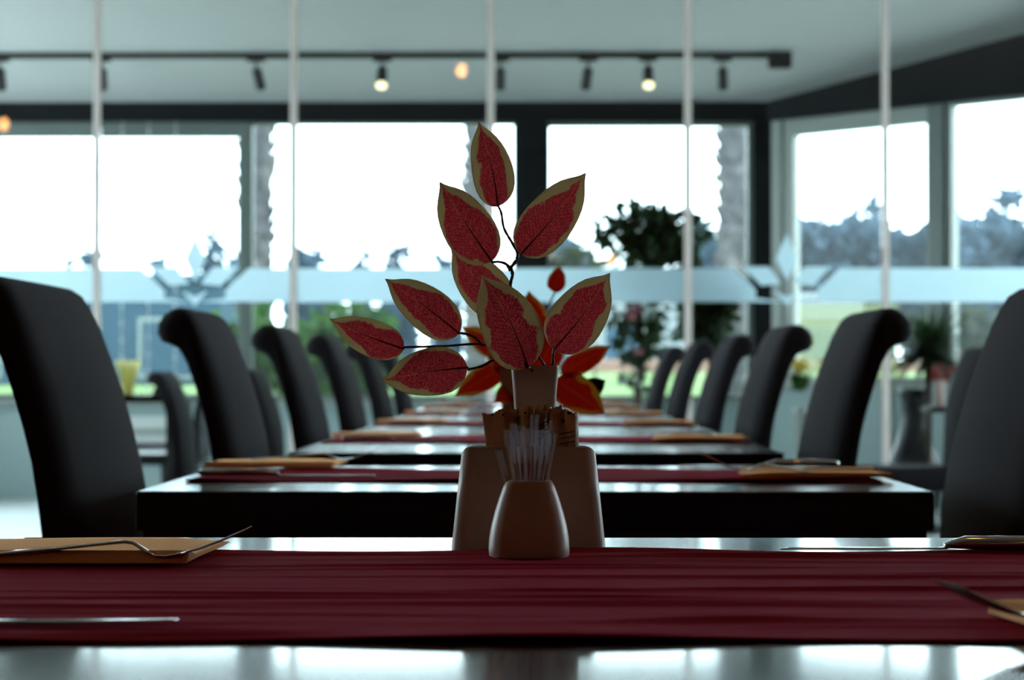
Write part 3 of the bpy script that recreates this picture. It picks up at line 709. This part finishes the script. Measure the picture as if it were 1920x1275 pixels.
def stem(parent, org, pxs, r0=.0013, r1=.0008, name='twig'):
    pts = spline([P(*p) - org for p in pxs]); bm = bmesh.new(); k = len(pts)
    rs = random.Random(int(pxs[0][0])); tube(bm, pts, [(r0 + (r1 - r0) * i / k) * rs.uniform(.85, 1.2) for i in range(k)], 8)
    return bmo(name, bm, 'stem', parent, True)
org = Vector((vx, VY, TT + .12))
br = thing('leaf_branch', org, 'artificial branch of red leaves with cream rims, sharp in the white vase', 'artificial plant', 'artificial leaf branches')
G = 1.72
stem(br, org, [(1003, 730, VY), (985, 670, 1.735), (966, 600, G + .02), (957, 540, G), (961, 515, G), (957, 500, G)], .0016, .0012, 'main_stem')
stem(br, org, [(957, 502, G), (968, 488, G), (970, 474, G), (960, 455, G), (945, 428, G), (940, 400, G), (934, 386, G)])
stem(br, org, [(970, 476, G), (975, 470, G), (982, 462, G)])
stem(br, org, [(957, 508, G), (950, 496, G), (936, 491, G), (922, 492, G)])
stem(br, org, [(1003, 722, VY), (965, 680, G), (925, 655, G), (897, 645, G), (830, 649, G), (757, 651, G)], .0014, .0008)
stem(br, org, [(905, 649, G), (893, 634, G), (878, 627, G), (860, 624, G)])
stem(br, org, [(1001, 735, VY), (960, 668, G + .01), (932, 671, G), (905, 686, G), (876, 693, G)], .0013, .0009)
stem(br, org, [(1006, 730, VY), (1020, 690, 1.735), (1012, 672, 1.73), (985, 635, 1.745), (962, 600, 1.75)], .0013, .0009)
stem(br, org, [(1008, 730, VY), (1034, 688, 1.73), (1037, 668, 1.72), (1039, 652, 1.72)], .0013, .0010)
stem(br, org, [(1004, 730, VY), (998, 695, 1.72), (988, 688, 1.70), (984, 680, 1.70)], .0012, .0009)
leaf(br, org, (934, 387), (901, 228), 39, 39, G, G + .01, 'leaf', 4, .10, -4)
leaf(br, org, (922, 490), (818, 346), 50, 47, G - .01, G - .02, 'leaf', 0, .12, 8)
leaf(br, org, (976, 477), (1103, 328), 50, 45, G - .01, G - .01, 'leaf', 3, .12, -6)
leaf(br, org, (948, 590), (846, 466), 43, 47, G + .03, G + .02, 'leaf', 0, .12, 0)
leaf(br, org, (990, 688), (905, 515), 60, 53, G - .02, G - .005, 'leaf', 8, .12, -2)
leaf(br, org, (861, 625), (719, 528), 43, 41, G, G - .015, 'leaf', 4, .12, 6)
leaf(br, org, (757, 654), (617, 603), 36, 34, G, G + .01, 'leaf', -2, .12, 5)
leaf(br, org, (876, 689), (715, 709), 46, 45, G - .01, G - .03, 'leaf', 2, .14, -5)
leaf(br, org, (1038, 656), (1150, 517), 55, 49, G, G - .02, 'leaf', 3, .12, -8)
# second table's branch: orange red, out of focus
org2 = Vector((vx2, V2, TT + .12))
br2 = thing('leaf_branch', org2, 'artificial branch of orange-red leaves, out of focus on the second table', 'artificial plant', 'artificial leaf branches')
H = 2.97
stem(br2, org2, [(962, 712, V2), (985, 660, H), (1020, 590, H), (1042, 545, H)], .0016, .001, 'main_stem')
for b_, t_, wl, wr in (((1040, 548), (1050, 499), 18, 17), ((1000, 655), (992, 545), 34, 34), ((935, 665), (868, 612), 20, 24), ((1052, 700), (1146, 648), 22, 22), ((1040, 712), (1134, 774), 36, 34),
                       ((945, 688), (852, 742), 24, 26), ((1010, 700), (1048, 602), 34, 32), ((965, 700), (912, 652), 22, 22), ((985, 715), (925, 755), 22, 22), ((975, 690), (960, 590), 24, 24)):
    leaf(br2, org2, b_, t_, wl, wr, H, H - .03, 'leafor', 0, .15, 0, rib=False)
    stem(br2, org2, [(964, 712, V2), ((964 + b_[0]) / 2, (712 + b_[1]) / 2 - 6, H), (b_[0], b_[1], H)], .001, .0008)
leaf(br2, org2, (1085, 745), (1136, 712), 22, 20, H + .05, H + .05, 'ficus', 0, .1, 0, rib=False)
# ------------------------------------------------------------ foliage helper
def leaves(name, blobs, nl, size, m, parent, seed, org=Vector((0, 0, 0)), droop=.3, core=0):
    rs = random.Random(seed); v, f = [], []
    if core:
        for c, rr_ in blobs:
            b0 = len(v)
            for i in range(7):
                for j in range(12):
                    th, ph = PI * i / 6, 2 * PI * j / 12; k_ = core * rs.uniform(.8, 1.1)
                    v.append(Vector(c) - org + Vector((math.sin(th) * math.cos(ph) * rr_[0], math.sin(th) * math.sin(ph) * rr_[1], math.cos(th) * rr_[2])) * k_)
            for i in range(6):
                for j in range(12): f.append((b0 + i * 12 + j, b0 + i * 12 + (j + 1) % 12, b0 + (i + 1) * 12 + (j + 1) % 12, b0 + (i + 1) * 12 + j))
    vol = [b[1][0] * b[1][1] * b[1][2] for b in blobs]; tot = sum(vol)
    for (c, r), vo in zip(blobs, vol):
        for _ in range(max(6, int(nl * vo / tot))):
            while True:
                q = Vector((rs.uniform(-1, 1), rs.uniform(-1, 1), rs.uniform(-1, 1)))
                if .25 < q.length < 1: break
            p = Vector(c) - org + Vector((q.x * r[0], q.y * r[1], q.z * r[2]))
            d = (q + Vector((rs.uniform(-1, 1), rs.uniform(-1, 1), rs.uniform(-1, .6) - droop))).normalized()
            s = d.cross(Vector((rs.uniform(-1, 1), rs.uniform(-1, 1), rs.uniform(-1, 1)))).normalized(); L = size * rs.uniform(.7, 1.3); W = L * .28; nn = d.cross(s) * L * .06
            a = len(v); v += [p, p + d * L * .45 + s * W + nn, p + d * L, p + d * L * .45 - s * W + nn]; f += [(a, a + 1, a + 2), (a, a + 2, a + 3)]
    return pyd(name, v, f, m, parent)
def blob(px, py, rx, ry, D, dep=None):
    k = D / FPX; return (P(px, py, D), (rx * k, (dep or (rx + ry) / 2) * k, ry * k))
def pot(parent, r, h, m='potblack', name='pot'):
    bm = bmesh.new(); lathe(bm, [(r * .7, 0), (r * .75, .01), (r * .95, h * .9), (r, h * .92), (r, h), (r * .9, h), (r * .88, h * .85)], 32); bmo(name, bm, m, parent, True)
    bm = bmesh.new(); lathe(bm, [(r * .86, h * .86), (r * .5, h * .88)], 24); bmo('soil', bm, 'soil', parent)
# potted ficus between partition and windows
D = 13.2; base = P(1203, 700, D); base.z = 0
fi = thing('potted_ficus', base, 'dark green potted ficus tree behind the glass, right of the plant centrepiece', 'potted tree')
pot(fi, .2, .38)
bm = bmesh.new(); tube(bm, [p - base for p in spline([Vector((base.x, D, .3)), P(1196, 740, D), P(1206, 660, D), P(1196, 580, D), P(1208, 500, D), P(1205, 440, D)])], [.03 - .0006 * i for i in range(31)], 8)
for q in ((1150, 440), (1255, 430), (1230, 480), (1175, 580), (1235, 590)):
    tube(bm, [p - base for p in spline([P(1203, q[1] + 70, D), P((1203 + q[0]) / 2, q[1] + 35, D), P(q[0], q[1], D)])], .009, 6)
bmo('trunk', bm, 'bark', fi, True)
leaves('foliage', [blob(1160, 432, 46, 34, D), blob(1195, 418, 44, 34, D), blob(1228, 445, 52, 46, D), blob(1276, 436, 50, 40, D), blob(1195, 476, 46, 28, D), blob(1272, 482, 40, 30, D), blob(1140, 428, 18, 12, D),
                  blob(1170, 590, 30, 24, D), blob(1215, 585, 36, 28, D), blob(1190, 640, 34, 30, D), blob(1240, 640, 22, 28, D), blob(1190, 700, 26, 28, D)], 1350, .085, 'ficus', fi, 5, base)
leaves('blossom', [blob(1186, 583, 12, 12, D - .15), blob(1195, 650, 9, 9, D - .15)], 36, .035, 'pinkflower', fi, 6, base)
D = 12.1; base = P(1330, 700, D); base.z = 0
f2_ = thing('potted_shrub', base, 'dark leafy shrub behind the glass, just right of the fourth glass pole', 'potted shrub')
pot(f2_, .17, .34)
bm = bmesh.new(); tube(bm, [p - base for p in spline([Vector((base.x, D, .3)), P(1334, 720, D), P(1326, 620, D), P(1330, 560, D)])], .014, 8); bmo('trunk', bm, 'bark', f2_, True)
leaves('foliage', [blob(1325, 555, 40, 34, D), blob(1345, 590, 30, 26, D), blob(1305, 600, 24, 26, D), blob(1330, 640, 30, 20, D)], 800, .075, 'ficus', f2_, 15, base)
# yucca in tall black urn at right
D = 12.0; base = P(1741, 700, D); base.z = 0
yu = thing('potted_yucca', base, 'spiky dark yucca on a straight stem in a tall black urn, near the right edge', 'potted plant')
bm = bmesh.new(); lathe(bm, [(.13, 0), (.19, .02), (.19, .06), (.14, .10), (.15, .2), (.17, .3), (.15, .40), (.10, .5), (.075, .62), (.07, .74), (.085, .78), (.085, .80), (.06, .80), (.05, .74)], 32, -.06, .12); bmo('urn', bm, 'potblack', yu, True)
bm = bmesh.new(); tube(bm, [(0, .02, .45), (0, 0, 1.0)], .022, 10); tube(bm, [(0, 0, 0), (0, 0, .5)], .022, 10); bmo('trunk', bm, 'bark', yu, True)
rs = random.Random(4); v, f = [], []; top = Vector((0, 0, .99))
for k in range(260):
    a = rs.uniform(0, 2 * PI); el = rs.uniform(-.35, 1.15); L = rs.uniform(.24, .40); d = Vector((math.cos(a) * math.cos(el), math.sin(a) * math.cos(el), math.sin(el))); s = d.cross(Vector((0, 0, 1))).normalized() * .014
    b0 = len(v)
    for t_ in (0, .33, .66, 1):
        p = top + d * L * t_ + Vector((0, 0, -.10 * t_ * t_ * math.cos(el))); ww = s * (1 if t_ < .5 else 1.5 * (1 - t_) + .03); v += [p - ww, p + Vector((0, 0, -.003)), p + ww]
    for i in range(3):
        for j in range(2): q = b0 + i * 3 + j; f.append((q, q + 1, q + 4, q + 3))
pyd('foliage', v, f, 'ficus', yu)
# red flower arrangement with white card near the same chair
D = 10.4; q = P(1762, 692, D)
st = thing('side_table', (q.x + .05, D, 0), 'narrow pedestal table holding the red flowers near the right edge', 'side table')
bx('tabletop', (-.12, -.12, .70), (.12, .12, .725), 'tablewood', st, .003); bm = bmesh.new(); lathe(bm, [(.11, 0), (.11, .015), (.02, .03), (.016, .70)], 20); bmo('pedestal', bm, 'tablewood', st)
e = thing('flower_vase', (q.x, D, .725), 'small arrangement of red flowers in a white vase, left of the far right chair', 'flower arrangement')
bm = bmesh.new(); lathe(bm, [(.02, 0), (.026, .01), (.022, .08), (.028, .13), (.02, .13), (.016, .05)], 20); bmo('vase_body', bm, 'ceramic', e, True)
leaves('petals', [((0, 0, .165), (.05, .04, .025))], 60, .035, 'red', e, 3)
# ------------------------------------------------------------ left lounge corner behind the glass
D = 12.5
x0, x1 = P(150, 700, D).x, P(352, 700, D).x
tb = thing('side_table', ((x0 + x1) / 2, D, 0), 'black table behind the glass on the left, under the cream cup', 'side table'); hw = (x1 - x0) / 2
bx('tabletop', (-hw, -.3, .72), (hw, .3, .765), 'lacquer', tb, .003)
for s in (-1, 1):
    for t_ in (-1, 1): bx('leg', (s * (hw - .05) - .028, t_ * .26 - .028, 0), (s * (hw - .05) + .028, t_ * .26 + .028, .72), 'tablewood', tb)
bx('lower_shelf', (-hw + .05, -.26, .40), (hw - .05, .26, .43), 'tablewood', tb)
q = P(246, 735, D); e = thing('cup', (q.x, D - .1, .765), 'tall cream tapered cup on the black table behind the glass', 'cup')
bm = bmesh.new(); lathe(bm, [(.026, 0), (.03, .004), (.045, .10), (.072, .175), (.074, .195), (.068, .195), (.04, .10), (.024, .01)], 28); bmo('body', bm, 'creamglass', e, True)
q = P(311, 735, D); e = thing('napkin_box', (q.x, D - .1, .765), 'low black box on the table to the right of the cream cup', 'box')
bm = bmesh.new(); rr = [sell(a_, .05, 6, 28, 0, 0, z) for z, a_ in ((0, .055), (.003, .058), (.03, .05), (.045, .035), (.048, .01))]; loft(bm, rr); bmo('body', bm, 'black', e, True)
e = thing('wall_heater', (P(300, 700, 15.2).x, 15.24, .38), 'white low heater panel on the wall beneath the left window', 'heater')
bm = bmesh.new(); box(bm, (-.45, -.06, 0), (.45, .05, .20)); bmo('casing', bm, 'whiteplastic', e, bevel=.01)
bm = bmesh.new(); box(bm, (-.42, -.075, .08), (.42, -.061, .12)); bmo('grille', bm, 'paleframe', e); bx('bracket', (-.3, .03, .02), (.3, .062, .16), 'black', e)
# string lights hung in the left window
for k, px in enumerate((224, 274, 325)):
    q = P(px, 560, 15.15); e = thing('string_light', (q.x, 15.243, 0), 'strand of tiny clear lights hanging in the left window, %s of three' % ('leftmost', 'middle', 'rightmost')[k], 'string lights', 'string lights in the left window')
    bm = bmesh.new(); tube(bm, [(0, 0, .70), (0, 0, ZH + .001)], .003, 6); bmo('cord', bm, 'whiteplastic', e)
    bm = bmesh.new()
    for j in range(16):
        z = .76 + j * .12 + .02 * (k % 2); bmesh.ops.create_icosphere(bm, subdivisions=2, radius=.011, matrix=Matrix.Translation((0, -.012, z)))
    bmo('bulbs', bm, 'whiteplastic', e, True)
# flowers on the sill at right
for k, (px, py, lb) in enumerate(((1500, 690, 'yellow flowers in a pot by the oblique window, left one'), (1552, 690, 'yellow flowers in a pot by the oblique window, right one'))):
    D = 14.4; base = P(px, 700, D); base.z = 0; e = thing('flower_pot', base, lb, 'potted flowers', 'yellow potted flowers'); pot(e, .045, .66, 'paleframe')
    leaves('foliage', [blob(px, 712, 10, 15, D, 13)], 90, .05, 'brightleaf', e, 40 + k, base); leaves('blossom', [blob(px, 682, 11, 12, D)], 90, .04, 'yellowflower', e, 50 + k, base)
# ------------------------------------------------------------ outdoors
struct('ground', (-150, YB + .14, -.3), (150, 320, -.05), 'paving')
o = pyd('lawn', [(-12, 18, -.05), (14, 18, -.05), (14, 18.2, .62), (-12, 18.2, .62), (14, 30, .90), (-12, 30, .90), (14, 30, -.05), (-12, 30, -.05)], [(0, 1, 2, 3), (3, 2, 4, 5), (5, 4, 6, 7), (0, 3, 5, 7), (1, 6, 4, 2), (0, 7, 6, 1)], 'lawn'); tag(o, kind='structure')
tag(bx('garden_wall', (P(1105, 700, 30).x, 30.02, -.05), (P(1990, 700, 30).x, 30.4, 1.075), 'peach', bevel=.02), 'low peach-coloured garden wall outside, above the lawn strip', 'garden wall')
def bldg(px0, px1, ytop, D, dep, m, label, wins):
    x0, x1 = P(px0, 700, D).x, P(px1, 700, D).x; zt = P(0, ytop, D).z; e = thing('building', ((x0 + x1) / 2, D, -.05), label, 'building'); h = zt + .05; w_ = (x1 - x0) / 2
    bx('walls', (-w_, 0, 0), (w_, dep, h), m, e); bx('parapet', (-w_ - .08, -.08, h), (w_ + .08, dep + .08, h + .09), m, e, .01)
    for k in range(wins):
        c = -w_ + (k + .5) * 2 * w_ / wins; fr_ = bx('window', (c - .35, -.03, h * .45), (c + .35, 0.02, h * .8), 'greyframe', e, .005); bx('pane', (c - .31, -.035, h * .47), (c + .31, -.03, h * .78), 'bluewall', fr_)
    return e
bldg(-150, 412, 530, 24, 5, 'bluewall', 'low blue-grey building outside the left windows', 3)
bldg(1080, 1620, 560, 36, 6, 'whitewall', 'low white building outside beyond the garden wall', 3)
e = thing('picket_fence', (P(1500, 700, 25).x, 25, .70), 'pale yellow picket fence outside the oblique window', 'fence'); 
sc_ = 25 / FPX
for k in range(16): bx('picket', (k * 11.5 * sc_, 0, 0), (k * 11.5 * sc_ + .045, .02, .98), 'yellow', e)
bx('rail', (0, .021, .2), (16 * 11.5 * sc_, .05, .26), 'yellow', e); bx('rail', (0, .021, .74), (16 * 11.5 * sc_, .05, .8), 'yellow', e)
# palm trunks
def palm(px, w_px, D, seed, label):
    base = P(px, 700, D); base.z = .55; e = thing('palm_tree', base, label, 'palm tree', 'palm trees outside the windows'); rs = random.Random(seed); r = w_px / 2 * D / FPX
    bm = bmesh.new(); seg = 18; prof = []
    for i in range(60):
        z = i * .085; prof.append([( (r * (.86 + .10 * ((i + 0) % 2) + rs.uniform(-.05, .05))) * math.cos(2 * PI * k / seg), (r * (.86 + .10 * (i % 2) + rs.uniform(-.05, .05))) * math.sin(2 * PI * k / seg), z) for k in range(seg)])
    loft(bm, prof); bmo('trunk', bm, 'palmbark', e)
    bm = bmesh.new()
    for k in range(230):
        a = rs.uniform(0, 2 * PI); z = rs.uniform(0, 4.9); L = rs.uniform(.04, .10); o_ = Vector((math.cos(a) * r * .85, math.sin(a) * r * .85, z)); d = Vector((math.cos(a) * .55, math.sin(a) * .55, .9)) * L
        tube(bm, [o_, o_ + d * .6, o_ + d * 1.3], [.035, .028, .008], 5)
    bmo('frond_stub', bm, 'palmbark', e); e_ = bpy.data.objects[-1] if False else None
    v, f = [], []
    for k in range(22):
        a = 2 * PI * k / 22 + rs.uniform(-.1, .1); el = rs.uniform(-.2, 1.2); d = Vector((math.cos(a) * math.cos(el), math.sin(a) * math.cos(el), math.sin(el))); s = Vector((-math.sin(a), math.cos(a), 0))
        for i in range(14):
            t_ = i / 13 * .62 + .12; p = Vector((0, 0, 5.05)) + d * t_ + Vector((0, 0, -.28 * t_ * t_))
            for sg in (-1, 1):
                b0 = len(v); v += [p, p + d * .05, p + s * sg * .16 * (1.2 - t_ * .4) + Vector((0, 0, -.16)) + d * .12]; f.append((b0, b0 + 1, b0 + 2))
    pyd('fronds', v, f, 'brightleaf', e); return e
palm(481, 62, 19.5, 1, 'shaggy palm trunk outside, right of the left window mullion')
palm(897, 54, 20.5, 2, 'shaggy palm trunk outside, behind the middle glass pole')
palm(1375, 60, 19.5, 3, 'shaggy palm trunk outside, left of the corner post')
# distant trees
def ftree(px, ytop, w_, D, kind, label, seed, ybot=None):
    base = P(px, 700, D); base.z = -.05; top = P(px, ytop, D); e = thing('tree', base, label, 'tree', 'trees on the skyline'); k = D / FPX; hz = top.z + .05; R = w_ * k / 2
    bm = bmesh.new(); tube(bm, [(0, 0, 0), (0, 0, hz * .6)], [R * .14, R * .06], 8); bmo('trunk', bm, 'bark', e)
    rs = random.Random(seed)
    if kind == 'cypress': bl = [(Vector((0, 0, hz * (.25 + .15 * i))), (R * (1 - .17 * i), R * (1 - .17 * i), hz * .17)) for i in range(5)]; bl.append((Vector((0, 0, hz * .93)), (R * .2, R * .2, hz * .08)))
    else:
        bl = [(Vector((rs.uniform(-.5, .5) * R, rs.uniform(-.5, .5) * R, hz * rs.uniform(.45, .88))), (R * rs.uniform(.4, .65), R * .6, max(R * .55, hz * .07))) for _ in range(15)] + [(Vector((0, 0, hz - R * .35)), (R * .5, R * .5, R * .38)), (Vector((0, 0, hz * .4)), (R, R * .8, hz * .3))]
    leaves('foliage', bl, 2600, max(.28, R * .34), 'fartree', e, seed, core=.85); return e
FT = [(128, 485, 28, 'round', 'small round tree top at the far left above the frosted band'), (172, 470, 26, 'round', 'tree top behind the leftmost glass pole'), (297, 484, 46, 'round', 'low broad tree top above the left frosted ornament'),
      (397, 440, 50, 'cypress', 'pointed cypress left of the window mullion'), (440, 482, 40, 'round', 'tree top touching the left side of the window mullion'), (560, 462, 26, 'round', 'narrow tree just right of the second glass pole'), (595, 476, 24, 'cypress', 'small pointed tree right of the second glass pole'),
      (680, 474, 30, 'cypress', 'thin tree top left of the hazy clump beside the plant'), (745, 462, 56, 'round', 'hazy tree clump left of the red leaves'), (835, 484, 46, 'round', 'low tree top just left of the dark middle leaf'), (1062, 446, 84, 'round', 'olive clump right of the front plant'),
      (1318, 414, 56, 'round', 'blue-grey tree between the fourth glass pole and the palm trunk'), (1522, 408, 60, 'round', 'blue-grey tree at the left of the oblique window'), (1600, 398, 60, 'round', 'tall hazy tree behind the oblique window, left of the pair'), (1640, 374, 52, 'cypress', 'tallest hazy tree just left of the rightmost glass pole'),
      (1735, 444, 52, 'round', 'tree top at the post between the oblique windows'), (1822, 408, 76, 'round', 'hazy tree in the rightmost window, lower one'), (1893, 352, 96, 'round', 'big hazy tree in the rightmost window, at the photo edge')]
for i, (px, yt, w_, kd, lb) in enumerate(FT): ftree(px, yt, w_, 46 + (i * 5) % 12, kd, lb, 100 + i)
def hedge(px0, px1, ytop, ybot, D, m, label, n_, size, seed, cat='hedge', name='hedge'):
    base = P((px0 + px1) / 2, 700, D); base.z = .0; zb = P(0, ybot, D).z; e = thing(name, base, label, cat); bl = []; rs = random.Random(seed); k = D / FPX; zt = P(0, ytop, D).z
    nb = max(3, int((px1 - px0) / 26))
    for i in range(nb):
        px = px0 + (i + .5) * (px1 - px0) / nb; r = (px1 - px0) / nb * k * .8; hh = (zt - zb) / 2 * rs.uniform(.75, 1.05); bl.append((Vector((P(px, 0, D).x, D + rs.uniform(-.1, .1), zb + hh)), (r, r, hh)))
    leaves('foliage', bl, n_, size, m, e, seed, base, core=.8 if m == 'fartree' else 0); bm = bmesh.new()
    for c, r in bl: tube(bm, [(c.x - base.x, c.y - D, 0), (c.x - base.x, c.y - D, c.z)], .02, 6)
    bmo('stems', bm, 'bark', e); return e
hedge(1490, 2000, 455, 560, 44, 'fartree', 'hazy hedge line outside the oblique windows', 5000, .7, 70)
hedge(405, 565, 572, 720, 17.6, 'brightleaf', 'bright green shrubs outside between the left chairs', 600, .16, 71, 'shrubs', 'shrub')
hedge(585, 720, 568, 730, 17.2, 'brightleaf', 'green shrubs outside left of the lowest red leaves', 700, .16, 72, 'shrubs', 'shrub')
hedge(980, 1130, 452, 560, 24, 'oliveleaf', 'olive shrub outside right of the front plant', 420, .16, 73, 'shrubs', 'shrub')
hedge(1650, 1960, 575, 640, 26, 'oliveleaf', 'olive shrubs outside behind the yucca', 700, .14, 74, 'shrubs', 'shrub')
